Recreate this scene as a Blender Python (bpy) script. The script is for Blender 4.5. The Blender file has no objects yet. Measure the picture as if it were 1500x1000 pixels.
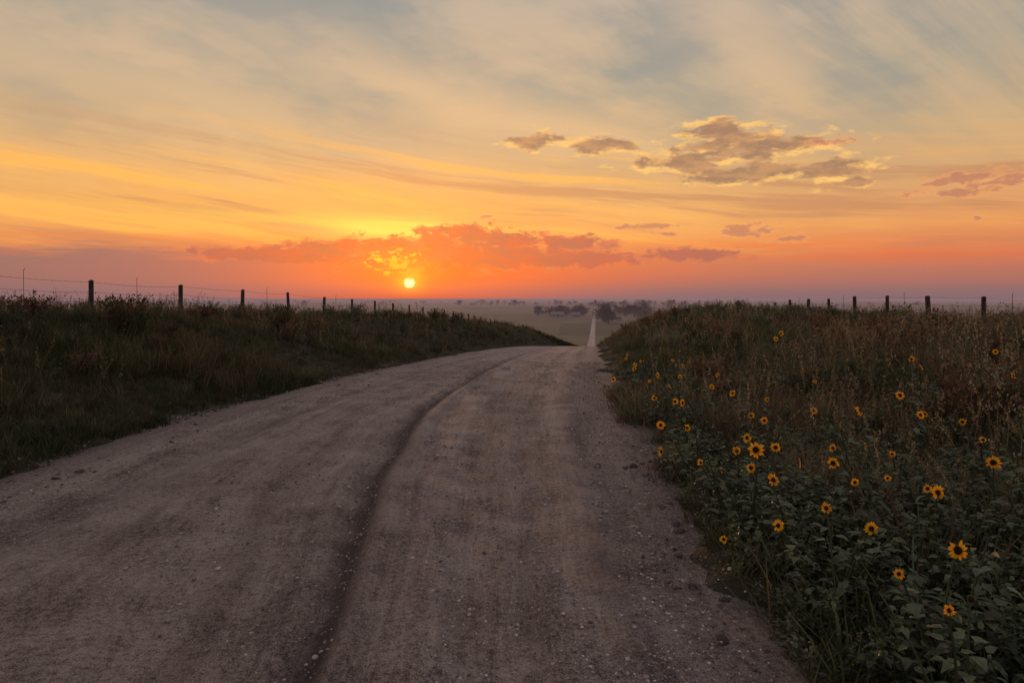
import bpy, math, random
import numpy as np
from mathutils import Vector, Matrix
random.seed(7); rng=np.random.default_rng(7)
sc=bpy.context.scene
def lin(r,g,b):
    f=lambda c:(c/255/12.92) if c/255<=0.04045 else ((c/255+0.055)/1.055)**2.4
    return (f(r),f(g),f(b),1.0)

# ------------------------------------------------------------------ camera
cam=bpy.data.cameras.new("camera"); co=bpy.data.objects.new("camera",cam); sc.collection.objects.link(co)
co.location=(0,0,1.6); co.rotation_euler=(math.radians(90),0,0)
cam.lens=24; cam.sensor_width=36; cam.shift_y=-0.042; cam.clip_end=60000; cam.clip_start=0.05
sc.camera=co
sc.view_settings.view_transform='Standard'

# ------------------------------------------------------------------ node expression helper
class E:
    nt=None
    def __init__(s,k): s.k=k
    @staticmethod
    def m(op,*a):
        n=E.nt.nodes.new('ShaderNodeMath'); n.operation=op
        for i,x in enumerate(a):
            if isinstance(x,E): E.nt.links.new(x.k,n.inputs[i])
            else: n.inputs[i].default_value=float(x)
        return E(n.outputs[0])
    def __add__(s,o): return E.m('ADD',s,o)
    __radd__=__add__
    def __sub__(s,o): return E.m('SUBTRACT',s,o)
    def __rsub__(s,o): return E.m('SUBTRACT',o,s)
    def __mul__(s,o): return E.m('MULTIPLY',s,o)
    __rmul__=__mul__
    def __truediv__(s,o): return E.m('DIVIDE',s,o)
def ss(x,a,b,lo=0.0,hi=1.0):
    n=E.nt.nodes.new('ShaderNodeMapRange'); n.interpolation_type='SMOOTHSTEP'
    E.nt.links.new(x.k,n.inputs[0])
    for i,v in enumerate((a,b,lo,hi)): n.inputs[i+1].default_value=v
    return E(n.outputs[0])
def gauss(x): return E.m('EXPONENT',(x*x)*-1.0)
def vec(x,y,z=0.0):
    n=E.nt.nodes.new('ShaderNodeCombineXYZ')
    for i,v in enumerate((x,y,z)):
        if isinstance(v,E): E.nt.links.new(v.k,n.inputs[i])
        else: n.inputs[i].default_value=v
    return n.outputs[0]
def noise(v,scale=1,detail=4,rough=0.55,dist=0.0,dim='3D'):
    n=E.nt.nodes.new('ShaderNodeTexNoise'); n.noise_dimensions=dim; E.nt.links.new(v,n.inputs['Vector'])
    n.inputs['Scale'].default_value=scale; n.inputs['Detail'].default_value=detail
    n.inputs['Roughness'].default_value=rough; n.inputs['Distortion'].default_value=dist
    return E(n.outputs['Fac'])
def n2d(x,y,seed,detail=4,rough=0.55): return noise(vec(x+seed*13.7,y+seed*5.3),1.0,detail,rough,0,'2D')
def mix(f,a,b,blend='MIX'):
    n=E.nt.nodes.new('ShaderNodeMix'); n.data_type='RGBA'; n.blend_type=blend
    if isinstance(f,E): E.nt.links.new(f.k,n.inputs[0])
    else: n.inputs[0].default_value=f
    for i,c in ((6,a),(7,b)):
        if isinstance(c,tuple): n.inputs[i].default_value=c
        else: E.nt.links.new(c,n.inputs[i])
    return n.outputs[2]
def ramp(x,stops,interp='LINEAR'):
    n=E.nt.nodes.new('ShaderNodeValToRGB'); cr=n.color_ramp; cr.interpolation=interp
    while len(cr.elements)<len(stops): cr.elements.new(0.5)
    for e,(p,c) in zip(cr.elements,stops): e.position=p; e.color=c
    E.nt.links.new(x.k,n.inputs[0]); return n.outputs[0]

# ------------------------------------------------------------------ world / sky
SUN_AZ=math.atan(-0.15); SUN_EL=math.radians(1.42)
w=bpy.data.worlds.new("World"); sc.world=w; w.use_nodes=True
try: w.cycles.sampling_method='NONE'
except Exception as e: print(e)
nt=w.node_tree; nt.nodes.clear(); E.nt=nt
tc=nt.nodes.new('ShaderNodeTexCoord'); sep=nt.nodes.new('ShaderNodeSeparateXYZ'); nt.links.new(tc.outputs['Generated'],sep.inputs[0])
X,Y,Z=[E(sep.outputs[i]) for i in range(3)]
a=E.m('ARCTAN2',X,Y)
h=E.m('SQRT',X*X+Y*Y)
v=Z/E.m('MAXIMUM',h,0.02)
def P(px,py):
    aa=math.atan((px-750)/1000); return aa,(437-py)/1000*math.cos(aa)
col=ramp(v,[(0.0,lin(140,108,108)),(0.03,lin(184,114,98)),(0.06,lin(218,126,86)),(0.10,lin(226,148,92)),(0.15,lin(212,161,110)),(0.22,lin(192,165,129)),(0.30,lin(171,160,139)),(0.43,lin(146,148,145)),(0.9,lin(142,144,152))])
wf=gauss((a+0.28)/0.55)*gauss((v-0.13)/0.065)
col=mix(wf*0.75,col,lin(246,172,78))
# cirrus: broad soft bands
wx=n2d(a*2.0,v*3.0,3.1,2,0.5)-0.5
wy=n2d(a*9.0,v*12.0,9.7,2,0.5)-0.5
da=0.80-a; dv=v-0.02
th=E.m('ARCTAN2',dv,da)+wx*0.10+wy*0.018
r=E.m('SQRT',da*da+dv*dv)
n1=n2d(th*5.5,r*1.9,0.3,5,0.56)
n2=n2d(th*15.0,r*4.0,4.0,4,0.6)
n3=n2d(a*3.5,v*8.0,7.0,4,0.62)
cir=ss(n1*0.55+n2*0.20+n3*0.38,0.44,0.72)
b1=gauss((th-0.31)/0.055)*ss(r,0.45,0.7)*ss(r,1.45,1.0)
b2=gauss((a-0.30+(v-0.40)*0.55)/(0.055+v*0.08))*ss(v,0.16,0.28)
b3=gauss((th-0.19)/0.045)*ss(r,0.65,0.95)
bands=E.m('MINIMUM',(b1*0.95+b2*0.9+b3*0.65)*(0.15+n1*0.7+n3*0.6),1.0)
rf=ss(r,0.15,0.60,0.25,1.0)
cirm=E.m('MAXIMUM',cir*0.75*rf,bands)*ss(v,0.03,0.12)*ss(v,2.0,0.7)
ccol=ramp(v,[(0.0,lin(248,150,80)),(0.12,lin(250,184,100)),(0.2,lin(240,190,130)),(0.32,lin(230,190,146)),(0.5,lin(212,188,162))])
col=mix(cirm*0.85,col,ccol)
gap=ss(n1*0.5+n3*0.5,0.48,0.35)*ss(v,0.16,0.3)
col=mix(gap*0.40,col,lin(138,142,140))
# low horizontal layers
n4=n2d(a*1.6,v*32.0+a*3.6+wx*1.2,1.0,5,0.63)
low=ss(v,0.045,0.08)*ss(v,0.27,0.15)
col=mix(low*ss(n4,0.50,0.66)*ss(a,0.55,-0.1,0.25,0.95),col,lin(255,184,86))
col=mix(low*ss(n4,0.48,0.34)*0.65,col,lin(194,132,94))
n5=n2d(a*2.6,v*60.0,5.0,4,0.6)
belt=gauss((v-0.058)/0.022)
col=mix(belt*(0.25+ss(n5,0.4,0.65)*0.55),col,lin(236,114,66))
n6=n2d(a*5.0,v*45.0,2.0,5,0.62)
bank=ss(v+(n6-0.5)*0.060,0.078,0.048)
bcol=ramp(v,[(0.0,lin(138,108,110)),(0.025,lin(150,108,106)),(0.07,lin(142,104,104))])
left=ss(a,-0.10,-0.38,0.26,0.95)
col=mix(bank*left,col,bcol)
# ---- cumulus
avv=vec(a,v,0.0)
def blobs_f(blobs,src):
    m=None
    for (px,py,rx,ry) in blobs:
        a0,v0=P(px,py); ix,iy=1000.0/rx,1000.0/ry
        n=nt.nodes.new('ShaderNodeVectorMath'); n.operation='MULTIPLY_ADD'; nt.links.new(src,n.inputs[0])
        n.inputs[1].default_value=(ix,iy,0); n.inputs[2].default_value=(-a0*ix,-v0*iy,0)
        l=nt.nodes.new('ShaderNodeVectorMath'); l.operation='LENGTH'; nt.links.new(n.outputs[0],l.inputs[0])
        d=E(l.outputs['Value']); m=d if m is None else E.m('MINIMUM',m,d)
    return E.m('MAXIMUM',1.0-m,-1.2)
def cn(a_,v_,seed,sa,sv,amp,det=5,rough=0.6): return (n2d(a_*sa,v_*sv,seed,det,rough)-0.5)*amp*2.0
big=[(1085,214,115,28),(1042,192,55,17),(1210,248,72,19),(1010,238,90,19),(868,214,66,16),(785,206,52,15),(1240,268,45,9),(1100,254,130,16)]
a1=a+wy*0.03; v1=v+wy*0.008
mB=blobs_f(big,avv)
d0=mB+cn(a1,v1,11.0,22.0,60.0,1.35); dlo=mB+cn(a1+0.006,v1-0.009,11.0,22.0,60.0,1.35,3)
mb=ss(d0,-0.10,0.44)
thick=ss(dlo,-0.10,0.55)
tint=n2d(a*24.0,v*70.0,3.0,4,0.6)
cb=mix(thick,lin(255,198,112),mix(ss(tint,0.35,0.65),lin(196,142,98),lin(160,120,92)))
col=mix(mb*0.94,col,cb)
sm=[(1420,262,80,10),(1455,268,40,6),(1400,284,60,6),(1430,318,8,5),(1095,338,62,10),(1150,350,26,8),(905,334,16,3),(950,331,50,5),(985,342,26,4),(712,318,14,3),(1215,207,30,7)]
d2=blobs_f(sm,avv)+cn(a1,v1,21.0,34.0,90.0,1.5,4)
col=mix(ss(d2,0.0,0.5)*0.8,col,mix(ss(d2,0.1,0.7),lin(250,166,100),lin(190,122,96)))
# ---- sun glow
sa_,sv_=P(600,414)
dx=a-sa_; dy=v-sv_
dd=E.m('SQRT',dx*dx+dy*dy)
red=gauss((dx-0.03)/0.26)*gauss((v-0.042)/0.038)
col=mix(red*0.95,col,lin(226,76,50))
yx,yv=P(585,335)
slit=gauss((a-yx+(v-yv)*1.5)/0.090)*gauss((v-yv+(n5-0.5)*0.02)/0.0135)
col=mix(E.m('MINIMUM',slit*1.5,1.0),col,lin(255,230,100))
yx2,yv2=P(430,322)
sl2=gauss((a-yx2)/0.22)*gauss((v-yv2+(n5-0.5)*0.03+(a-yx2)*0.04)/0.010)
col=mix(sl2*0.6,col,lin(255,200,84))
cum=[(690,346,66,19),(640,354,56,20),(745,352,60,14),(845,356,56,12),(560,362,70,19),(490,364,70,16),(420,374,100,14),(620,378,160,20),(720,376,150,24),(340,372,70,10),(830,380,120,14),(1000,374,90,10)]
m3b=blobs_f(cum,avv)
d3=m3b+cn(a1,v1,31.0,32.0,70.0,1.2)
d3l=m3b+cn(a1,v1+0.007,31.0,32.0,70.0,1.2,3)
m3=ss(d3,-0.10,0.32)
near=gauss(dx/0.27)
c3=mix(near,lin(172,100,92),mix(ss(tint,0.35,0.65),lin(206,66,52),lin(170,74,68)))
c3=mix(ss(d3l,0.35,-0.05)*0.45,c3,lin(240,128,82))
fadeb=ss(v,0.020,0.046)
col=mix(m3*fadeb*0.94,col,c3)
n7=n2d(a*64.0,v*120.0,6.0,4,0.65)
bx,bv=P(582,384)
br=gauss((a-bx+(v-bv)*0.6)/0.050)*gauss((v-bv)/0.022)
brk=ss(n7+br*0.18,0.62,0.74)*ss(br,0.12,0.6)
col=mix(E.m('MINIMUM',br*0.6,1.0),col,lin(248,112,46))
col=mix(brk,col,lin(255,206,60))
halo=E.m('EXPONENT',dd*-28.0)
col=mix(E.m('MINIMUM',halo*1.1,1.0),col,lin(255,106,40))
halo2=E.m('EXPONENT',dd*-80.0)
col=mix(E.m('MINIMUM',halo2*1.35,1.0)*ss(n7,0.25,0.55,0.7,1.0),col,lin(255,196,64))
disc=ss(dd+(n7-0.5)*0.006,0.0092,0.0045)*ss(v+(n7-0.5)*0.008,0.0300,0.0250,0.10,1.0)
col=mix(disc,col,(1.6,1.30,0.56,1))
hz=ss(v,0.024,-0.004)
hcol=mix(gauss(dx/0.20),lin(136,108,112),lin(200,84,70))
col=mix(hz*0.92,col,hcol)
back=ss(Y,0.35,-0.5)
col=mix(back,col,mix(ss(v,0.0,0.8),lin(188,162,160),lin(154,150,156)))
sky=nt.nodes.new('ShaderNodeTexSky'); sky.sky_type='NISHITA'; sky.sun_disc=False
sky.sun_elevation=SUN_EL; sky.sun_rotation=SUN_AZ; sky.dust_density=2.0
bg1=nt.nodes.new('ShaderNodeBackground'); nt.links.new(sky.outputs[0],bg1.inputs[0]); bg1.inputs[1].default_value=0.02
bg2=nt.nodes.new('ShaderNodeBackground'); nt.links.new(col,bg2.inputs[0]); bg2.inputs[1].default_value=0.97
ad=nt.nodes.new('ShaderNodeAddShader'); nt.links.new(bg1.outputs[0],ad.inputs[0]); nt.links.new(bg2.outputs[0],ad.inputs[1])
wo=nt.nodes.new('ShaderNodeOutputWorld'); nt.links.new(ad.outputs[0],wo.inputs[0])

sl=bpy.data.lights.new("sun","SUN"); so=bpy.data.objects.new("sun",sl); sc.collection.objects.link(so)
sl.energy=1.1; sl.angle=math.radians(0.6); sl.color=(1.0,0.5,0.22)
dirv=Vector((math.sin(SUN_AZ)*math.cos(SUN_EL),math.cos(SUN_AZ)*math.cos(SUN_EL),math.sin(SUN_EL)))
so.rotation_euler=dirv.to_track_quat('Z','Y').to_euler(); so.location=(0,0,30)

# ------------------------------------------------------------------ terrain functions
FL0=-27.0
def flo(z): return np.where(z>FL0+3,z,FL0+3*np.exp(np.clip((z-FL0-3)/3,-50,0)))
def cx(y):
    y=np.asarray(y,float); l=-2.77+0.123*y; k=0.35
    return np.logaddexp(l/k,-1.78/k)*k
def pz(y):
    y=np.asarray(y,float); t=np.log1p(np.exp(np.clip((y-10)/2.5,-40,40)))*2.5
    t=np.where(y>90,y-10,t)
    t1=np.minimum(t,53); z=-0.032*t1-0.0004*t1*t1
    return z-0.0745*np.maximum(t-53,0)
GLy=[-3000,-20,20,33,42,52,76,105,150,255,300,380,450,600]; GLz=[1.2,1.1,0.95,0.60,0.27,0.0,-1.1,-3.0,-7.0,-15.5,-19.3,-25.6,-31.5,-42]
GRy=[-3000,-20,0,15,27,36,46,54,76,105,150,255,300,380,450,600]; GRz=[0.9,0.8,0.55,0.55,0.6,0.66,0.5,0.3,-0.7,-2.7,-6.8,-15.5,-19.3,-25.6,-31.5,-42]
def bumps(x,y):
    return (np.sin(x*1.3+y*0.7)*np.sin(y*0.9-x*0.4+1)*0.07+np.sin(x*3.1-y*2.3)*np.sin(y*3.7+x*1.9)*0.03+np.sin(x*0.31+1)*np.sin(y*0.23+2)*0.14)
def edge(y,sgn):
    return 3.08+0.14*np.sin(y*0.9+sgn)+0.12*np.sin(y*2.3+2*sgn)+0.09*np.sin(y*5.1+sgn*3)+0.06*np.sin(y*11.3)
def H(x,y):
    x=np.asarray(x,float); y=np.asarray(y,float)
    s=x-cx(y); sa=np.abs(s); sg=np.where(s>0,1.0,-1.0)
    p=pz(y); G=np.where(s>0,np.interp(y,GRy,GRz),np.interp(y,GLy,GLz)); G=np.where(y>600,p,G)
    e=edge(y,sg)
    t=np.clip((sa-e)/(8.7-3.1),0,1); b=t*(1.6-0.6*t)*0.6+0.4*(t*t*(3-2*t))
    z=p+(G-p)*b
    z=z-np.where(s>0,0.035*np.clip(sa-11,0,9),0)
    fade=np.clip((sa-e)/1.5,0,1)*np.clip(1.5-y/600,0,1)
    z=z+bumps(x,y)*fade
    z=z-0.03*np.maximum(sa-20,0)
    z=flo(z)
    return z-0.07*np.clip(1-(sa-(e-0.12))/0.22,0,1)+0.03*np.exp(-((sa-e-0.25)/0.2)**2)*np.clip(1.2-y/200,0,1)

def add_mesh(name,V,F,mats,matidx=None,colr=None,smooth=False,uv=None,parent=None):
    V=np.asarray(V,np.float32); F=np.asarray(F,np.int32); k=F.shape[1]
    me=bpy.data.meshes.new(name); me.vertices.add(len(V)); me.vertices.foreach_set('co',V.ravel())
    me.loops.add(F.size); me.loops.foreach_set('vertex_index',F.ravel())
    me.polygons.add(len(F)); me.polygons.foreach_set('loop_start',np.arange(0,F.size,k,dtype=np.int32))
    try: me.polygons.foreach_set('loop_total',np.full(len(F),k,np.int32))
    except Exception: pass
    if matidx is not None: me.polygons.foreach_set('material_index',np.asarray(matidx,np.int32))
    me.polygons.foreach_set('use_smooth',np.full(len(F),smooth,bool))
    if colr is not None:
        at=me.attributes.new('Col','FLOAT_COLOR','POINT'); c=np.ones((len(V),4),np.float32); c[:,:3]=colr; at.data.foreach_set('color',c.ravel())
    if uv is not None:
        ul=me.uv_layers.new(name='UVMap'); ul.data.foreach_set('uv',np.asarray(uv,np.float32)[F.ravel()].ravel())
    me.update(calc_edges=True); me.validate()
    for m in mats: me.materials.append(m)
    o=bpy.data.objects.new(name,me); sc.collection.objects.link(o)
    if parent: o.parent=parent
    return o
def grid_faces(nr,nc):
    i=np.arange(nr-1)[:,None]*nc+np.arange(nc-1)[None,:]; i=i.ravel()
    return np.stack([i,i+1,i+nc+1,i+nc],1)

# ------------------------------------------------------------------ materials
def newmat(name):
    m=bpy.data.materials.new(name); m.use_nodes=True; m.node_tree.nodes.clear(); E.nt=m.node_tree
    return m,m.node_tree
def out(nt,sh):
    o=nt.nodes.new('ShaderNodeOutputMaterial'); nt.links.new(sh,o.inputs[0])
def bsdf(nt,c,rough=0.9,spec=0.2,bump=None,bs=0.5,bd=0.02):
    b=nt.nodes.new('ShaderNodeBsdfPrincipled')
    if isinstance(c,tuple): b.inputs['Base Color'].default_value=c
    else: nt.links.new(c,b.inputs['Base Color'])
    b.inputs['Roughness'].default_value=rough; b.inputs['Specular IOR Level'].default_value=spec
    if bump is not None:
        n=nt.nodes.new('ShaderNodeBump'); n.inputs['Strength'].default_value=bs; n.inputs['Distance'].default_value=bd
        nt.links.new(bump.k,n.inputs['Height']); nt.links.new(n.outputs[0],b.inputs['Normal'])
    return b.outputs[0]
def attrcol(nt):
    n=nt.nodes.new('ShaderNodeAttribute'); n.attribute_name='Col'; return n.outputs['Color']
def leafmat(name,transl=0.35,rough=0.6,spec=0.25):
    m,nt=newmat(name); c=attrcol(nt)
    b=bsdf(nt,c,rough,spec); t=nt.nodes.new('ShaderNodeBsdfTranslucent'); nt.links.new(c,t.inputs[0])
    mx=nt.nodes.new('ShaderNodeMixShader'); mx.inputs[0].default_value=transl
    nt.links.new(b,mx.inputs[1]); nt.links.new(t.outputs[0],mx.inputs[2]); out(nt,mx.outputs[0]); return m
M_grass=leafmat("grass_blades",0.3,0.7,0.1)
M_leaf=leafmat("leaves",0.25,0.45,0.4)
M_petal=leafmat("petals",0.45,0.6,0.1)
M_ground,nt=newmat("ground_soil")
g=nt.nodes.new('ShaderNodeNewGeometry'); sp=nt.nodes.new('ShaderNodeSeparateXYZ'); nt.links.new(g.outputs['Position'],sp.inputs[0])
gx,gy=E(sp.outputs[0]),E(sp.outputs[1])
nn=noise(g.outputs['Position'],2.2,5,0.65); nf=noise(g.outputs['Position'],30,3,0.6)
near=ramp(nn*0.6+nf*0.4,[(0.3,(0.022,0.02,0.013,1)),(0.5,(0.045,0.038,0.025,1)),(0.7,(0.085,0.068,0.048,1))])
fx=E.m('FLOOR',(gx-gy*0.12+noise(g.outputs['Position'],0.002,2)*60)/420.0); fy=E.m('FLOOR',gy/260.0)
wn=nt.nodes.new('ShaderNodeTexWhiteNoise'); nt.links.new(vec(fx,fy,3.0),wn.inputs[0])
fc=ramp(E(wn.outputs['Value']),[(0.0,(0.06,0.07,0.035,1)),(0.35,(0.13,0.125,0.07,1)),(0.6,(0.20,0.17,0.11,1)),(0.8,(0.08,0.09,0.045,1)),(1.0,(0.25,0.21,0.14,1))])
fn=noise(vec(gx*0.01,gy*0.03),1.0,5,0.6)
fc=mix(0.35,fc,ramp(fn,[(0.35,(0.045,0.05,0.03,1)),(0.65,(0.17,0.155,0.10,1))]))
far=ss(gy,260,460)
gc=mix(far,near,fc)
out(nt,bsdf(nt,gc,0.95,0.1,nf*0.5+nn,0.8,0.05))
# road
M_road,nt=newmat("packed_dirt")
uvn=nt.nodes.new('ShaderNodeUVMap'); uvn.uv_map='UVMap'
su=nt.nodes.new('ShaderNodeSeparateXYZ'); nt.links.new(uvn.outputs[0],su.inputs[0]); U,Vv=E(su.outputs[0]),E(su.outputs[1])
g=nt.nodes.new('ShaderNodeNewGeometry'); pos=g.outputs['Position']
wob=(n2d(U*0.3,Vv*0.25,0.0,2)-0.5)*0.40
Uw=U+wob
st1=n2d(Uw*2.2,Vv*0.12,1.0,3,0.6)
st2=n2d(Uw*11.0,Vv*0.55,5.0,5,0.68)
st3=n2d(Uw*45.0,Vv*2.0,8.0,3,0.6)
mot=noise(pos,1.6,6,0.68); mot2=noise(pos,0.7,4,0.6); gr=noise(pos,120,3,0.8); gr2=noise(pos,26,5,0.8)
val=0.55+((st1-0.5)*0.50+(st2-0.5)*0.50+(st3-0.5)*0.22+(mot-0.5)*1.1+(gr-0.5)*2.2+(gr2-0.5)*1.6)
rc=ramp(val,[(0.12,(0.125,0.093,0.088,1)),(0.38,(0.36,0.278,0.264,1)),(0.58,(0.54,0.425,0.404,1)),(0.90,(0.76,0.635,0.605,1))])
def track(c,wd,amt): return gauss((Uw-c-(st3-0.5)*0.06-(mot-0.5)*0.16)/wd)*amt
brkp=ss(mot2,0.40,0.60,0.15,1.0)
tk=track(0.05,0.12,1.0)*ss(st2,0.25,0.5,0.8,1.0)+(track(-0.62,0.10,0.35)+track(0.45,0.05,0.35)+track(1.55,0.10,0.50)+track(2.2,0.14,0.55)+track(-1.75,0.14,0.45)+track(-1.25,0.05,0.35)+track(1.0,0.04,0.2))*brkp
tk=E.m('MINIMUM',tk*ss(gr2,0.3,0.6,0.65,1.0),0.92)
rc=mix(tk,rc,mix(ss(gr2,0.4,0.65),(0.066,0.043,0.043,1),(0.17,0.122,0.115,1)))
chev=E.m('SINE',Vv*95.0+E.m('ABSOLUTE',Uw-1.27)*60.0)
cm=gauss((Uw-1.27)/0.10)*ss(chev,-0.2,0.9)*ss(mot,0.42,0.56)
rc=mix(cm*0.35,rc,(0.16,0.125,0.115,1))
sh=ss(E.m('ABSOLUTE',U)+(mot-0.5)*2.4,2.35,3.0)
rc=mix(sh*0.55,rc,mix(ss(gr2,0.35,0.65),(0.095,0.071,0.064,1),(0.30,0.24,0.22,1)))
vo=nt.nodes.new('ShaderNodeTexVoronoi'); nt.links.new(pos,vo.inputs['Vector']); vo.inputs['Scale'].default_value=48
vs=nt.nodes.new('ShaderNodeSeparateColor'); nt.links.new(vo.outputs['Color'],vs.inputs[0])
peb=ss(E(vo.outputs['Distance']),0.45,0.12)*ss(E(vs.outputs[0]),0.45,0.8)*ss(mot+st2*0.6,0.6,0.95,0.4,1.0)
rc=mix(peb*0.75,rc,ramp(E(vs.outputs[1]),[(0.0,(0.08,0.06,0.06,1)),(0.6,(0.32,0.26,0.245,1)),(1.0,(0.68,0.59,0.56,1))]))
hgt=st2*0.9+gr2*1.4+gr*0.9+peb*1.0+st1*0.5-tk*1.4+cm*0.5
out(nt,bsdf(nt,rc,0.92,0.15,hgt,1.0,0.055))
M_stone,nt=newmat("stone"); c=attrcol(nt); out(nt,bsdf(nt,c,0.9,0.2))
M_wood,nt=newmat("weathered_wood"); t=nt.nodes.new('ShaderNodeTexCoord'); mp=nt.nodes.new('ShaderNodeMapping'); mp.inputs['Scale'].default_value=(30,30,2.5); nt.links.new(t.outputs['Object'],mp.inputs[0])
n_=noise(mp.outputs[0],1,5,0.6); out(nt,bsdf(nt,ramp(n_,[(0.3,(0.025,0.02,0.017,1)),(0.7,(0.09,0.075,0.063,1))]),0.9,0.1,n_,0.8,0.02))
M_wire,nt=newmat("rusty_wire"); n_=noise(nt.nodes.new('ShaderNodeNewGeometry').outputs['Position'],40,2); b_=bsdf(nt,ramp(n_,[(0.3,(0.05,0.035,0.03,1)),(0.7,(0.12,0.10,0.09,1))]),0.6,0.4); out(nt,b_)
M_disk,nt=newmat("seed_head"); n_=noise(nt.nodes.new('ShaderNodeNewGeometry').outputs['Position'],300,3); out(nt,bsdf(nt,ramp(n_,[(0.3,(0.012,0.007,0.004,1)),(0.7,(0.06,0.03,0.012,1))]),0.9,0.1,n_,1,0.01))
M_dist=leafmat("distant_foliage",0.1,0.9,0.05)
def simple(name,c1,c2):
    m,nt=newmat(name); n_=noise(nt.nodes.new('ShaderNodeNewGeometry').outputs['Position'],0.8,3); out(nt,bsdf(nt,ramp(n_,[(0.3,c1),(0.7,c2)]),0.8,0.2)); return m
M_siding=simple("barn_siding",(0.12,0.10,0.09,1),(0.18,0.15,0.135,1)); M_roof=simple("metal_roof",(0.15,0.14,0.14,1),(0.22,0.21,0.21,1)); M_open=simple("dark_opening",(0.02,0.02,0.02,1),(0.03,0.03,0.03,1))

# ------------------------------------------------------------------ ground + road
ya=np.concatenate([np.arange(-12,1,0.5),np.arange(1,15,0.06),np.arange(15,60,0.2),np.arange(60,150,1.0),np.arange(150,600,5),np.geomspace(600,30000,60)])
yg=np.concatenate([[-3000,-1000,-300,-100,-50,-25],ya])
sp_=np.concatenate([np.arange(0,2.6,0.5),np.arange(2.6,3.8,0.06),np.arange(3.8,9.5,0.12),np.arange(9.5,30,0.5),np.geomspace(30,30000,45)])
sg=np.concatenate([-sp_[::-1],sp_[1:]])
YY,SS=np.meshgrid(yg,sg,indexing='ij'); XX=cx(YY)+SS
add_mesh("ground",np.stack([XX,YY,H(XX,YY)],-1).reshape(-1,3),grid_faces(len(yg),len(sg)),[M_ground],smooth=True)
yr=ya[ya<9000]; sr=np.arange(-3.7,3.701,0.06)
YY,SS=np.meshgrid(yr,sr,indexing='ij'); wfar=1-0.38*np.clip((YY-200)/300,0,1); XX=cx(YY)+SS*wfar
off=np.interp(YY,[0,3,6,10,16,25,60],[1.25,0.95,0.36,0.06,-0.12,-0.3,-0.4])*np.exp(-((SS-0.3)/1.3)**2)
WW=SS-off
zn=0.014*np.sin(WW*4.2)+0.008*np.sin(WW*9+1)+0.009*np.sin(YY*1.7+WW*3)*np.sin(YY*0.6)+0.007*np.sin(YY*7+WW*11)*np.sin(WW*5-YY*3)-0.055*np.exp(-(WW/0.12)**2)+0.036*np.exp(-((WW-0.24)/0.09)**2)+0.030*np.exp(-((WW+0.22)/0.08)**2)-0.02*np.exp(-((WW+1.75)/0.15)**2)+0.015*np.exp(-((WW+1.45)/0.08)**2)-0.025*np.exp(-((WW-1.55)/0.12)**2)
ZR=flo(pz(YY))+zn*np.clip(1.3-YY/60,0,1)+np.clip((YY-300)/1500,0,1)*0.35
add_mesh("dirt_road",np.stack([XX,YY,ZR],-1).reshape(-1,3),grid_faces(len(yr),len(sr)),[M_road],smooth=True,uv=np.stack([WW,YY],-1).reshape(-1,2))

# ------------------------------------------------------------------ scatter helper (triangles)
def scatter(name,tm,pos,scl,cols,mats,tilt=0.12,parent=None):
    n=len(pos); k=rng.integers(0,len(tm),n); Vs=[];Fs=[];Cs=[];o=0
    rot=rng.uniform(0,2*math.pi,n); tx=rng.normal(0,tilt,n); ty=rng.normal(0,tilt,n)
    for t in range(len(tm)):
        idx=np.where(k==t)[0]
        if not len(idx): continue
        V,F,C=tm[t]
        c,s_=np.cos(rot[idx])[:,None],np.sin(rot[idx])[:,None]
        sc_=scl[idx][:,None]
        z=V[None,:,2]*sc_
        x=(V[None,:,0]*c-V[None,:,1]*s_)*sc_+z*tx[idx][:,None]; y=(V[None,:,0]*s_+V[None,:,1]*c)*sc_+z*ty[idx][:,None]
        A=np.stack([x,y,z],-1)+pos[idx][:,None,:]
        Vs.append(A.reshape(-1,3)); m=len(V)
        Fs.append((F[None]+(np.arange(len(idx))*m)[:,None,None]+o).reshape(-1,3)); o+=m*len(idx)
        Cs.append((cols[idx][:,None,:]*C[None]).reshape(-1,3))
    return add_mesh(name,np.concatenate(Vs),np.concatenate(Fs),mats,colr=np.concatenate(Cs),parent=parent)
def blade(V,F,C,base,h,w,az,lean,bend,br=1.0):
    d=np.array([math.cos(az),math.sin(az),0]); sd=np.array([-d[1],d[0],0]); n=len(V)
    for f,ww in ((0,1.0),(0.5,0.8)):
        c=np.array(base)+d*(lean*f+bend*f*f)*h+np.array([0,0,h*f*(1-0.15*f*abs(bend))])
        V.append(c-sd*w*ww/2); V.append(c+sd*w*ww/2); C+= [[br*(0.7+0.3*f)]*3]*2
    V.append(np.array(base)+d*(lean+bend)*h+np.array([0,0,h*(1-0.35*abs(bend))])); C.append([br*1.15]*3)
    F+= [[n,n+1,n+3],[n,n+3,n+2],[n+2,n+3,n+4]]
def tuft(nb,rad,h,w,spread=0.35):
    V,F,C=[],[],[]
    for i in range(nb):
        az=random.uniform(0,6.283); rr=rad*math.sqrt(random.random()); a2=random.uniform(0,6.283)
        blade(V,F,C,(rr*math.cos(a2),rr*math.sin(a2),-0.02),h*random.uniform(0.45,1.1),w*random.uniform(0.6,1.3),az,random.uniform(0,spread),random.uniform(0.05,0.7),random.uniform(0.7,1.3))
    return np.array(V),np.array(F),np.array(C)
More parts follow.
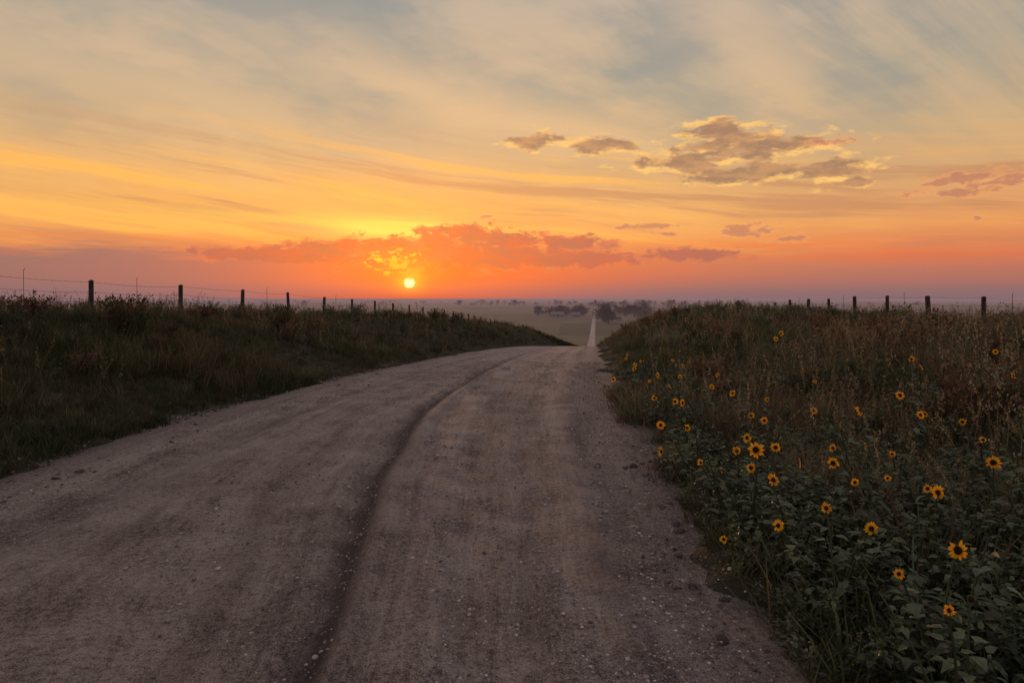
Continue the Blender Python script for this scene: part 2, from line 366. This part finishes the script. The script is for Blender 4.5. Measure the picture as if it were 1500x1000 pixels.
def seedstem(h,wd=0.006,k=1.0):
    V,F,C=[],[],[]
    blade(V,F,C,(0,0,0),h,wd,random.uniform(0,6.28),0.05,0.15,1.0)
    top=V[4]; mid=(V[2]+V[3])/2
    for i in range(22):
        f=random.uniform(0.2,1.0); p=mid+(top-mid)*f+np.array([random.gauss(0,0.013),random.gauss(0,0.013),0])*k
        a_=random.uniform(0,6.28); l=random.uniform(0.015,0.035)*k; d=np.array([math.cos(a_)*0.6,math.sin(a_)*0.6,0.8])*l; s=np.array([-math.sin(a_),math.cos(a_),0])*l*0.3
        n=len(V); V+= [p-s,p+s,p+d]; C+= [[1.2]*3]*3; F.append([n,n+1,n+2])
    return np.array(V),np.array(F),np.array(C)
def leafgeo(V,F,C,p,d,up,L,W,br):
    d=d/np.linalg.norm(d); s=np.cross(d,up); s/=np.linalg.norm(s)+1e-6; u=np.cross(s,d); n=len(V)
    pts=[(0,0,0),(0.22,0.48,0.06),(0.22,-0.48,0.06),(0.6,0.34,0.05),(0.6,-0.34,0.05),(1.0,0,-0.16),(0.4,0,-0.02)]
    for f,q,zz in pts: V.append(p+d*L*f+s*W*q+u*L*zz)
    C+= [[br]*3]*7
    F+= [[n,n+2,n+6],[n,n+6,n+1],[n+1,n+6,n+3],[n+2,n+4,n+6],[n+6,n+5,n+3],[n+4,n+5,n+6]]
def weed(h,nl,L,spread=0.3,nst=5,nar=1.0):
    V,F,C=[],[],[]
    for j in range(nst):
        az=random.uniform(0,6.28); hh=h*random.uniform(0.55,1.05); ln=random.uniform(0.0,spread)
        blade(V,F,C,(random.gauss(0,0.03),random.gauss(0,0.03),-0.02),hh,0.007,az,ln,0.1,0.8)
        for i in range(nl):
            f=random.uniform(0.12,1.0); p=np.array([math.cos(az)*(ln*f+0.1*f*f)*hh,math.sin(az)*(ln*f+0.1*f*f)*hh,hh*f*0.98])
            a2=random.uniform(0,6.28); d=np.array([math.cos(a2),math.sin(a2),random.uniform(-0.45,0.5)])
            l=L*random.uniform(0.4,1.15)*(1.15-0.55*f)
            leafgeo(V,F,C,p+d*0.02,d,np.array([random.gauss(0,.3),random.gauss(0,.3),1.0]),l,l*nar*random.uniform(0.4,0.7),random.uniform(0.6,1.5))
    return np.array(V),np.array(F),np.array(C)
def sage(h,n):
    V,F,C=[],[],[]
    br=[(random.uniform(0,6.28),random.uniform(0.1,0.8),random.uniform(0.6,1.1)) for _ in range(16)]
    for az,ln,hh in br:
        blade(V,F,C,(0,0,-0.03),h*hh*0.9,0.012,az,ln,0.1,0.6)
    for i in range(n):
        az,ln,hh=random.choice(br); f=random.uniform(0.3,1.05)**0.7
        p=np.array([math.cos(az)*(ln*f+0.1*f*f)*h*hh*0.9,math.sin(az)*(ln*f+0.1*f*f)*h*hh*0.9,h*hh*0.9*f])+np.array([random.gauss(0,0.03) for _ in range(3)])
        d=np.array([random.gauss(0,0.5),random.gauss(0,0.5),0.8]); d/=np.linalg.norm(d); l=random.uniform(0.03,0.08); s=np.cross(d,[random.gauss(0,1),random.gauss(0,1),0.1]); s/=np.linalg.norm(s); s*=l*0.2
        m=len(V); V+= [p,p+d*l*0.6+s,p+d*l*0.6-s,p+d*l]; b=random.uniform(0.6,1.4); C+= [[b]*3]*4; F+= [[m,m+1,m+2],[m+1,m+3,m+2]]
    return np.array(V),np.array(F),np.array(C)
def zone(y0,y1,s0,s1,N,pw=1.0,gap=0.03):
    y=y0+(y1-y0)*rng.random(N)**pw; s=s0+(s1-s0)*rng.random(N)
    if s0>0: s=np.where(s<edge(y,1.0)+gap,edge(y,1.0)+gap+rng.exponential(0.12,N),s)
    elif s1<0: s=np.where(s>-edge(y,-1.0)-gap,-edge(y,-1.0)-gap-rng.exponential(0.12,N),s)
    x=cx(y)+s; keep=(np.abs(x)<0.80*y+1.8)
    x,y=x[keep],y[keep]; return np.stack([x,y,H(x,y)],1)
def patch(pos,f=0.55,seed=0.0):
    x,y=pos[:,0],pos[:,1]
    return 0.5+0.25*(np.sin(x*f+seed+np.sin(y*f*0.8+seed)*1.5)+np.sin(y*f*0.6+x*0.4*f+seed*2+np.sin(x*f*1.7)))
def palette(pos,pal,seed=0.0,f=0.55):
    n=len(pos); q=np.clip(patch(pos,f,seed)+rng.normal(0,0.22,n),0,0.9999); i=(q*len(pal)).astype(int)
    c=np.array(pal)[i]*rng.uniform(0.6,1.35,(n,1))
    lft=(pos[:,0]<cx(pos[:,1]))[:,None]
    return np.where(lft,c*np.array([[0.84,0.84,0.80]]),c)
GP=[(0.075,0.088,0.040),(0.098,0.102,0.05),(0.125,0.115,0.06),(0.21,0.165,0.095),(0.14,0.10,0.065)]
T_short=[tuft(22,0.09,0.20,0.007,0.6) for _ in range(6)]
T_mid=[tuft(24,0.11,0.38,0.008,0.35) for _ in range(6)]
T_far=[tuft(16,0.20,0.42,0.018,0.35) for _ in range(5)]
pos=np.concatenate([zone(3,14,-8,-2.95,4600,1,-0.2),zone(14,26,-13,-3.1,3200,1,-0.15),zone(1.8,14,2.95,4.2,1500,1,-0.10)])
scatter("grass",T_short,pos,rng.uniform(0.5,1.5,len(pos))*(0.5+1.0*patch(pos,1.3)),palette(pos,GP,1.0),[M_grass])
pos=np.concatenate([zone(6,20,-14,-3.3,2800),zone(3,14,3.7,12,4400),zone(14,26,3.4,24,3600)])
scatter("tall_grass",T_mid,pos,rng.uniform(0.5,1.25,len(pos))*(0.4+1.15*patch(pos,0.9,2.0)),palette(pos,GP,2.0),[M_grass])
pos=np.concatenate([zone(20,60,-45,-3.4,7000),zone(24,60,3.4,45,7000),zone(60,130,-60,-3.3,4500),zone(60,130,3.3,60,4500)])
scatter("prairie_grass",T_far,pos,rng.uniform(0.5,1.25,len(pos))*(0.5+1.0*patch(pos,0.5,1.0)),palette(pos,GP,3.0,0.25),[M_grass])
T_vf=[tuft(20,0.8,0.9,0.09,0.35) for _ in range(4)]
pos=np.concatenate([zone(110,340,-45,-3.4,5500),zone(125,340,3.4,45,3500)])
scatter("roadside_grass",T_vf,pos,rng.uniform(0.5,1.2,len(pos)),palette(pos,[(0.05,0.055,0.03),(0.08,0.075,0.04)],3.0,0.1),[M_grass])
T_seed=[seedstem(0.80) for _ in range(8)]
pos=np.concatenate([zone(6,30,-16,-3.8,1900),zone(3.5,30,4.2,22,4200),zone(3.2,12,3.7,8,900)])
scatter("seed_grass",T_seed,pos,rng.uniform(0.5,1.1,len(pos))*(0.45+0.85*patch(pos,0.7,4.0)),palette(pos,[(0.12,0.10,0.055),(0.28,0.22,0.13),(0.18,0.145,0.085)],5.0),[M_grass],tilt=0.2)
T_seedf=[seedstem(0.80,0.012,1.7) for _ in range(8)]
pos=np.concatenate([zone(28,60,-40,-4,1500),zone(28,60,4,40,1900),zone(60,110,-40,-4,700),zone(60,110,4,40,700)])
scatter("prairie_seed_grass",T_seedf,pos,rng.uniform(0.35,1.15,len(pos)),palette(pos,[(0.13,0.09,0.05),(0.24,0.185,0.11)],5.0),[M_grass],tilt=0.2)
T_sage=[sage(0.5,420) for _ in range(5)]
pos=np.concatenate([zone(7,60,-18,-5,260,1.3),zone(6,55,4.6,20,420,1.2)])
scatter("sagebrush",T_sage,pos,rng.uniform(0.5,1.5,len(pos)),palette(pos,[(0.14,0.155,0.115),(0.075,0.09,0.052),(0.14,0.09,0.06)],6.0,0.3),[M_grass])
T_weed=[weed(0.42,12,0.095) for _ in range(8)]
T_weedn=[weed(0.80,16,0.07,0.18,3,0.5) for _ in range(5)]
pos=np.concatenate([zone(1.6,6.5,2.95,4.6,780,1,-0.12),zone(2.2,7,4.4,6.5,330),zone(6.5,16,3.05,7.5,620),zone(14,45,3.4,10,360),zone(7,45,-9,-3.5,320)])
scl=rng.uniform(0.35,1.0,len(pos)); scl*=np.clip(0.62+(pos[:,0]-cx(pos[:,1])-3.0)*0.6,0.6,1.0)*(pos[:,0]>0)+(pos[:,0]<=0)
scatter("weed_foliage",T_weed,pos,scl,palette(pos,[(0.055,0.075,0.034),(0.085,0.100,0.05),(0.075,0.080,0.045)],1.0,1.2),[M_leaf],tilt=0.2)
T_broad=[weed(0.46,8,0.13,0.3,3,1.1) for _ in range(6)]
pos=zone(1.7,5.5,3.15,5.2,120)
scatter("broadleaf_foliage",T_broad,pos,rng.uniform(0.45,1.0,len(pos)),palette(pos,[(0.065,0.09,0.044),(0.09,0.112,0.062)],1.0,1.2),[M_leaf],tilt=0.15)
pos=np.concatenate([zone(3.5,50,4.2,20,380,1.4),zone(10,50,-16,-4.5,200)])
scatter("tall_weeds",T_weedn,pos,rng.uniform(0.45,1.15,len(pos)),palette(pos,[(0.06,0.075,0.035),(0.10,0.085,0.05)],2.0),[M_leaf],tilt=0.12)

# ------------------------------------------------------------------ sunflowers
FL=[(1.63,11,.30,.09),(2.15,12,.36,.09),(2.02,9.5,.53,.1),(1.88,9.5,.37,.085),(1.77,8.5,.36,.08),(1.79,7.5,.47,.085),(1.80,7.2,.50,.095),(1.48,6.8,.34,.095),(1.29,5.9,.28,.085),
(1.79,5.2,.54,.08),(1.50,4.2,.67,.108),(1.93,5,.51,.08),(1.61,4.6,.46,.075),(1.57,4.1,.51,.09),(1.50,4.9,.37,.06),(2.03,4.8,.44,.075),(2.07,4.4,.54,.088),(2.49,5.3,.44,.07),(1.98,4.3,.28,.075),
(2.55,5,.78,.095),(3.41,6,.75,.085),(3.93,6.5,.50,.075),(4.09,6.2,.48,.075),(3.0,5.8,.35,.07),(3.19,6,.31,.06),(3.23,5.8,.28,.06),(2.82,4,.64,.09),(2.37,3.8,.52,.092),(2.80,4.6,.32,.065),(2.0,3.8,.32,.078),
(1.56,4,.27,.075),(1.24,4,.19,.05),(2.09,3.2,.42,.10),(1.92,3,.23,.058),(1.87,3.3,.27,.055),(3.94,10,1.09,.09),(3.87,10,1.01,.08),(1.71,5.2,.44,.075),(1.52,5.5,.28,.06),(2.53,4.6,.39,.05),(4.14,6,.36,.07),(2.11,4.2,.47,.06)]
FL2=[]
for (x,y,z,d) in FL:
    k=1.0
    if z<0.55 and y<7:
        k=max(0.76,(1.6-0.55)/(1.6-z)); 
        if x*k<1.25: k=max(k,1.25/x)
        k=min(k,1.0)
    FL2.append((x*k,y*k,1.6-(1.6-z)*k,d*(k*0.96)))
FL=FL2
for _ in range(20):
    y=random.uniform(5.0,15); s=random.uniform(3.25,4.6); x=float(cx(y))+s; FL.append((x,y,float(H(x,y))+random.uniform(0.3,0.6),random.uniform(.055,.08)))
for _ in range(9):
    y=random.uniform(3.8,9); s=random.uniform(3.9,7); x=float(cx(y))+s; FL.append((x,y,float(H(x,y))+random.uniform(0.45,0.75),random.uniform(.05,.075)))
def flower(B,c,nrm,dia,seed_only=False):
    nrm=nrm/np.linalg.norm(nrm); s=np.cross(nrm,[0,0,1.0]); s/=np.linalg.norm(s)+1e-9; u=np.cross(s,nrm); R=dia/2; r0=R*0.40
    V,F,C,M=B; n=len(V)
    rings=[(1.0,0.0),(0.8,0.22),(0.45,0.34)]; k=12
    for rr,zz in rings:
        for i in range(k):
            t=2*math.pi*i/k; V.append(c+(s*math.cos(t)+u*math.sin(t))*r0*rr+nrm*r0*zz); C.append([1,1,1])
    V.append(c+nrm*r0*0.34); C.append([1,1,1])
    for j in range(2):
        for i in range(k):
            a0=n+j*k+i; a1=n+j*k+(i+1)%k; F+= [[a0,a1,a1+k],[a0,a1+k,a0+k]]; M+= [2,2]
    for i in range(k): F.append([n+2*k+i,n+2*k+(i+1)%k,n+3*k]); M.append(2)
    for i in range(11):
        t=2*math.pi*i/11+random.uniform(-.1,.1); d=s*math.cos(t)+u*math.sin(t); q=-s*math.sin(t)+u*math.cos(t); m=len(V)
        V.extend([c-nrm*r0*0.5,c+d*r0*0.95-nrm*r0*0.25+q*r0*0.3,c+d*r0*0.95-nrm*r0*0.25-q*r0*0.3,c+d*r0*1.5-nrm*r0*(0.3)]); C.extend([[0.05,0.075,0.03]]*4)
        F.extend([[m,m+1,m+2],[m+1,m+3,m+2]]); M.extend([0,0])
    if seed_only: return
    NP=random.randint(13,18); droop=random.uniform(-0.35,0.1)
    for i in range(NP):
        if random.random()<0.05: continue
        t=2*math.pi*i/NP+random.uniform(-.14,.14); L=R*random.uniform(0.8,1.1); dr=droop+random.uniform(-0.18,0.12); tw=random.uniform(-0.06,0.06)
        d=s*math.cos(t)+u*math.sin(t); q=-s*math.sin(t)+u*math.cos(t); wd=R*0.16; m=len(V)
        for f,ww,lf in ((0.30,0.5,0),(0.6,1.0,0.02),(0.85,0.7,0.0)):
            cc=c+d*L*f+nrm*(dr*L*f*f)-nrm*0.001*(i%2); V.extend([cc+q*wd*ww+nrm*(R*(0.05+tw)),cc-q*wd*ww+nrm*(R*(0.05-tw))])
        V.append(c+d*L*1.03+nrm*dr*L)
        cl=[0.85*random.uniform(.9,1.05),0.42*random.uniform(.8,1.15),0.018]
        C.extend([[cl[0]*.9,cl[1]*.7,cl[2]]]*2+[cl]*5)
        F.extend([[m,m+1,m+3],[m,m+3,m+2],[m+2,m+3,m+5],[m+2,m+5,m+4],[m+4,m+5,m+6]]); M.extend([1]*5)
def tube(B,pts,r0,r1,colr,mi,k=5):
    V,F,C,M=B; n=len(V); N=len(pts)
    for j,p in enumerate(pts):
        t=pts[min(j+1,N-1)]-pts[max(j-1,0)]; t=t/(np.linalg.norm(t)+1e-9); s=np.cross(t,[0.3,1,0.1]); s/=np.linalg.norm(s); u=np.cross(s,t); r=r0+(r1-r0)*j/(N-1)
        for i in range(k):
            q=2*math.pi*i/k; V.append(p+(s*math.cos(q)+u*math.sin(q))*r); C.append(colr)
    for j in range(N-1):
        for i in range(k):
            a0=n+j*k+i;a1=n+j*k+(i+1)%k; F.extend([[a0,a1,a1+k],[a0,a1+k,a0+k]]); M.extend([mi,mi])
rem=list(range(len(FL))); groups=[]
while rem:
    i=rem.pop(0); g_=[i]
    near_=sorted(rem,key=lambda j:(FL[j][0]-FL[i][0])**2+(FL[j][1]-FL[i][1])**2)[:2]
    for j in near_:
        if math.hypot(FL[j][0]-FL[i][0],FL[j][1]-FL[i][1])<0.55: g_.append(j); rem.remove(j)
    groups.append(g_)
for g_ in groups:
    B=([],[],[],[]); V,F,C,M=B
    bx=float(np.mean([FL[i][0] for i in g_]))+0.08; by=float(np.mean([FL[i][1] for i in g_]))+0.06
    bx=max(bx,float(cx(by))+3.2); bz=float(H(bx,by))-0.02
    base=np.array([bx,by,bz])
    stems=[(np.array([FL[i][0],FL[i][1],max(FL[i][2],bz+0.12)]),FL[i][3],False) for i in g_]
    for e_ in range(random.randint(1,3)):
        p=stems[0][0]+np.array([random.gauss(0.05,0.18),random.gauss(0.05,0.18),random.uniform(-0.1,0.14)]); p[2]=max(p[2],bz+0.1); stems.append((p,random.choice([0.04,0.055]),True))
    for tip,dia,so_ in stems:
        L=np.linalg.norm(tip-base); mid=base*0.5+tip*0.5+np.array([random.gauss(0,.05)*L,random.gauss(0,.05)*L,L*0.08])
        yaw=random.gauss(0,0.65) if not so_ else random.uniform(-3,3); nrm=np.array([math.sin(yaw),-math.cos(yaw),random.uniform(0.0,0.6)])
        att=tip-nrm/np.linalg.norm(nrm)*dia*0.2
        pts=[]
        for q in np.linspace(0,1,8): pts.append(base*(1-q)**2+mid*2*q*(1-q)+att*q*q)
        tube(B,pts,0.006,0.0035,[0.06,0.075,0.035],0)
        flower(B,tip,nrm,dia,so_)
        nl=int(5+L*14)
        for i in range(nl):
            q=random.uniform(0.1,0.88); p=base*(1-q)**2+mid*2*q*(1-q)+att*q*q; az=random.uniform(0,6.28); d=np.array([math.cos(az),math.sin(az),random.uniform(-.5,.3)])
            l=random.uniform(0.05,0.12)*(1.2-0.7*q); pe=p+d*l*0.4
            tube(B,[p,p+d*l*0.2,pe],0.0018,0.0014,[0.05,0.065,0.03],0,3)
            m0=len(F); leafC=[]
            leafgeo(V,F,leafC,pe,d,np.array([0,0,1.0]),l,l*random.uniform(.55,.8),random.uniform(.7,1.4)); C.extend([[0.08*c_[0],0.105*c_[0],0.052*c_[0]] for c_ in leafC]); M.extend([0]*(len(F)-m0))
    add_mesh("sunflower_plant",np.array(V),np.array(F),[M_leaf,M_petal,M_disk],matidx=M,colr=np.array(C))

# ------------------------------------------------------------------ gravel
def stone():
    import bmesh
    bm=bmesh.new(); bmesh.ops.create_icosphere(bm,subdivisions=1,radius=0.5)
    for q in bm.verts: q.co*=random.uniform(0.75,1.2); q.co.z*=0.6
    V=np.array([q.co[:] for q in bm.verts]); F=np.array([[q.index for q in f.verts] for f in bm.faces]); bm.free(); return V,F,np.ones((len(V),3))
def rcol(n,pal):
    return np.array(pal)[rng.integers(0,len(pal),n)]*rng.uniform(0.7,1.3,(n,1))
T_st=[stone() for _ in range(6)]
N=56000
y=1.8+20*rng.random(N)**1.8
lat=np.where(rng.random(N)<0.45,rng.uniform(-3.2,3.2,N),np.where(rng.random(N)<0.45,rng.normal(2.5,0.5,N),np.where(rng.random(N)<0.4,rng.normal(-2.7,0.4,N),rng.normal(0.28,0.22,N)+np.interp(y,[3,6,10,25],[.95,.36,.06,-.3]))))
lat=np.clip(lat,-3.45,3.45); x=cx(y)+lat; sz=np.clip(rng.lognormal(-4.75,0.5,N)*(0.85+y*0.03),0.004,0.034)
pos=np.stack([x,y,np.maximum(pz(y)+0.002,H(x,y))+sz*0.15],1)
scatter("gravel",T_st,pos,sz,rcol(N,[(0.12,0.092,0.087),(0.32,0.255,0.24),(0.20,0.158,0.148),(0.46,0.385,0.365)]),[M_stone],tilt=0.4)
N=800
y=np.concatenate([rng.uniform(4,18,N),rng.uniform(2,9,N//4)]); lat=np.concatenate([-edge(y[:N],-1)+rng.normal(0.15,0.25,N),edge(y[N:],1)-abs(rng.normal(0.1,0.15,N//4))]); x=cx(y)+lat; sz=rng.uniform(0.02,0.095,len(y))*rng.random(len(y))**0.8
pos=np.stack([x,y,np.maximum(pz(y)-0.004,H(x,y))+sz*0.1],1)
scatter("dirt_clods",T_st,pos,sz,rcol(len(y),[(0.13,0.10,0.088),(0.07,0.053,0.047)]),[M_stone],tilt=0.4)

# ------------------------------------------------------------------ fences
def fence(name,ds,lat,first,n,top_fn,r0,r1):
    root=bpy.data.objects.new(name,None); sc.collection.objects.link(root)
    B=([],[],[],[]); W=([],[],[],[]); S=([],[],[],[]); tops=[]
    for i in range(n):
        D=first+i*ds; x=0.118*D+lat; g0=float(H(x,D)); t=top_fn(D) ; t=max(t,g0+0.9) + random.uniform(-0.08,0.06)
        r=random.uniform(r0,r1); ln=np.array([random.gauss(0,0.035),random.gauss(0,0.03)])
        pts=[np.array([x,D,g0-0.3]),np.array([x+ln[0]*.4,D,g0+(t-g0)*.5]),np.array([x+ln[0],D+ln[1],t-0.015]),np.array([x+ln[0],D+ln[1],t])]
        tube(B,pts[:3],r*1.05,r*0.95,[1,1,1],0,9)
        m=len(B[0]); B[0].append(pts[3]+np.array([0.02,0,0.01])); B[2].append([1,1,1])
        for q in range(9): B[1].append([m-9+q,m-9+(q+1)%9,m]); B[3].append(0)
        tops.append((x+ln[0],D+ln[1],t,g0))
    for i in range(n-1):
        p,q=tops[i],tops[i+1]
        for k_,f in enumerate((0.06,0.32,0.58,0.82)):
            pa=np.array([p[0]+0.07,p[1],p[2]-f*1.15]); pb=np.array([q[0]+0.07,q[1],q[2]-f*1.15]); pts=[]
            sag=random.uniform(0.01,0.07)
            for t in np.linspace(0,1,7): pts.append(pa*(1-t)+pb*t-np.array([0,0,sag*4*t*(1-t)]))
            tube(W,pts,0.0045,0.0045,[1,1,1],0,3)
            for t in np.arange(0.05,1,0.06):
                c_=pa*(1-t)+pb*t-np.array([0,0,sag*4*t*(1-t)])
                for sgn in (-1,1): tube(W,[c_-np.array([0.006,0.0,0.018*sgn]),c_+np.array([0.006,0.0,0.018*sgn])],0.002,0.001,[1,1,1],0,3)
        if i%2==0 or i<3:
            t=random.uniform(.35,.6); c_=np.array(p[:3])*(1-t)+np.array(q[:3])*t; g1=float(H(c_[0],c_[1]))
            tube(S,[np.array([c_[0]+.05,c_[1],g1-0.1]),np.array([c_[0]+.06,c_[1],(g1+c_[2])/2]),np.array([c_[0]+.05,c_[1],c_[2]+0.10]),np.array([c_[0]+.09,c_[1],c_[2]+0.16])],0.011,0.009,[1,1,1],0,4)
    for nm,b,mt in (("posts",B,M_wood),("wires",W,M_wire),("stays",S,M_wire)):
        add_mesh(nm,np.array(b[0]),np.array(b[1]),[mt],parent=root)
TL=([10,20.4,24.8,29.4,33.6,38,42.6,52,76,105,150],[2.3,2.22,2.1,2.0,1.88,1.73,1.55,1.25,0.15,-1.7,-5.6])
TR=([10,23,27.6,32,36.6,41,46,54,76,105],[1.70,1.62,1.64,1.74,1.79,1.78,1.60,1.48,0.5,-1.6])
fence("barbed_wire_fence",4.43,-15.0,20.4-4.43*2,27,lambda D:float(np.interp(D,*TL)),0.065,0.085)
fence("barbed_wire_fence",4.5,15.8,27.6-4.5*3,16,lambda D:float(np.interp(D,*TR)),0.085,0.115)

# ------------------------------------------------------------------ distant farm buildings
def building(name,x,y,W_,D_,Hh,rh,yaw):
    z0=float(H(x,y))-0.3; root=bpy.data.objects.new(name,None); sc.collection.objects.link(root); root.location=(x,y,z0); root.rotation_euler=(0,0,yaw)
    w2,d2_=W_/2,D_/2
    V=[(-w2,-d2_,0),(w2,-d2_,0),(w2,d2_,0),(-w2,d2_,0),(-w2,-d2_,Hh),(w2,-d2_,Hh),(w2,d2_,Hh),(-w2,d2_,Hh),(-w2,0,Hh+rh),(w2,0,Hh+rh)]
    F=[[0,1,5],[0,5,4],[1,2,6],[1,6,5],[2,3,7],[2,7,6],[3,0,4],[3,4,7],[4,8,7],[5,6,9]]
    add_mesh("walls",V,F,[M_siding],parent=root)
    o_=0.5; e_=0.12
    V=[(-w2-o_,-d2_-o_,Hh-0.2+e_),(w2+o_,-d2_-o_,Hh-0.2+e_),(w2+o_,0,Hh+rh+e_),(-w2-o_,0,Hh+rh+e_),(-w2-o_,d2_+o_,Hh-0.2+e_),(w2+o_,d2_+o_,Hh-0.2+e_)]
    add_mesh("roof",V,[[0,1,2,3],[3,2,5,4]],[M_roof],parent=root)
    V=[];F=[]
    for (cx_,w_,z1,z2) in [(0,W_*0.2,0.1,Hh*0.75),(-W_*0.32,1.4,Hh*.35,Hh*.7),(W_*0.32,1.4,Hh*.35,Hh*.7)]:
        n=len(V); V+= [(cx_-w_/2,-d2_-0.03,z1),(cx_+w_/2,-d2_-0.03,z1),(cx_+w_/2,-d2_-0.03,z2),(cx_-w_/2,-d2_-0.03,z2)]; F.append([n,n+1,n+2,n+3])
    add_mesh("openings",V,F,[M_open],parent=root)
building("farm_barn",0.066*1060,1060,20,12,4.5,3.5,0.2)
building("farmhouse",0.094*1050,1050,12,9,4.5,3,-0.3)
building("farm_shed",0.150*930,930,16,9,4,2,0.15)

# ------------------------------------------------------------------ distant trees
def tree(V,F,C,x,y,h,wd):
    z0=float(H(x,y)); B=(V,F,C,[])
    tube(B,[np.array([x,y,z0-0.5]),np.array([x+.2,y,z0+h*0.3]),np.array([x,y+.2,z0+h*0.6])],h*0.03,h*0.012,[0.04,0.032,0.025],0,5)
    lobes=[(x+random.gauss(0,wd*.27),y+random.gauss(0,wd*.27),z0+h*random.uniform(0.22,0.85),wd*random.uniform(.18,.34)) for _ in range(11)]
    for lx,ly,lz,lr in lobes:
        tube(B,[np.array([x,y,z0+h*0.3]),np.array([(x+lx)/2,(y+ly)/2,(z0+h*0.3+lz)/2+.3]),np.array([lx,ly,lz])],h*0.012,h*0.004,[0.04,0.032,0.025],0,3)
        b=random.uniform(.6,1.3)
        for _ in range(48):
            d=np.array([random.gauss(0,1) for _ in range(3)]); d/=np.linalg.norm(d); p=np.array([lx,ly,lz])+d*lr*random.uniform(.3,1.1)*np.array([1,1,.8])
            s=np.array([random.gauss(0,1) for _ in range(3)]); s/=np.linalg.norm(s); t=np.cross(s,d); l=h*random.uniform(.035,.07); n=len(V)
            V.extend([p+s*l,p-s*l*.6+t*l*.8,p-s*l*.5-t*l*.7]); c_=b*random.uniform(.7,1.3); C.extend([[0.022*c_,0.026*c_,0.016*c_]]*3); F.append([n,n+1,n+2])
V,F,C=[],[],[]
def row(u0,u1,D0,D1,n,h0,h1):
    for _ in range(n):
        D=random.uniform(D0,D1); u=random.uniform(u0,u1); h=random.uniform(h0,h1); tree(V,F,C,u*D,D,h,h*random.uniform(.8,1.3))
row(0.038,0.108,1080,1220,26,10,18)
row(0.126,0.142,760,860,6,11,18)
row(0.130,0.20,950,1400,34,12,21)
row(0.10,0.29,1900,2800,36,14,26)
row(-0.10,0.10,2500,3600,28,12,24)
row(0.30,0.60,1800,3500,22,11,18)
row(-0.7,-0.1,2500,5000,32,12,22)
add_mesh("distant_trees",np.array(V),np.array(F),[M_dist],colr=np.array(C))

# ------------------------------------------------------------------ valley haze (homogeneous absorbing volume, its emission stands in for scattered light)
M_haze=bpy.data.materials.new("haze"); M_haze.use_nodes=True; nt=M_haze.node_tree; nt.nodes.clear()
sg_=1/3000.0
va=nt.nodes.new('ShaderNodeVolumeAbsorption'); va.inputs[0].default_value=(0,0,0,1); va.inputs[1].default_value=sg_
em=nt.nodes.new('ShaderNodeEmission'); em.inputs[0].default_value=lin(140,112,114); em.inputs[1].default_value=sg_
ad=nt.nodes.new('ShaderNodeAddShader'); nt.links.new(va.outputs[0],ad.inputs[0]); nt.links.new(em.outputs[0],ad.inputs[1])
o_=nt.nodes.new('ShaderNodeOutputMaterial'); nt.links.new(ad.outputs[0],o_.inputs['Volume'])
hv=np.array([(sx,sy,sz) for sz in (-60,-5.0) for sy in (140,29000) for sx in (-29000,29000)],float)
hf=np.array([[0,2,3,1],[4,5,7,6],[0,1,5,4],[2,6,7,3],[0,4,6,2],[1,3,7,5]])
add_mesh("haze",hv,hf,[M_haze])
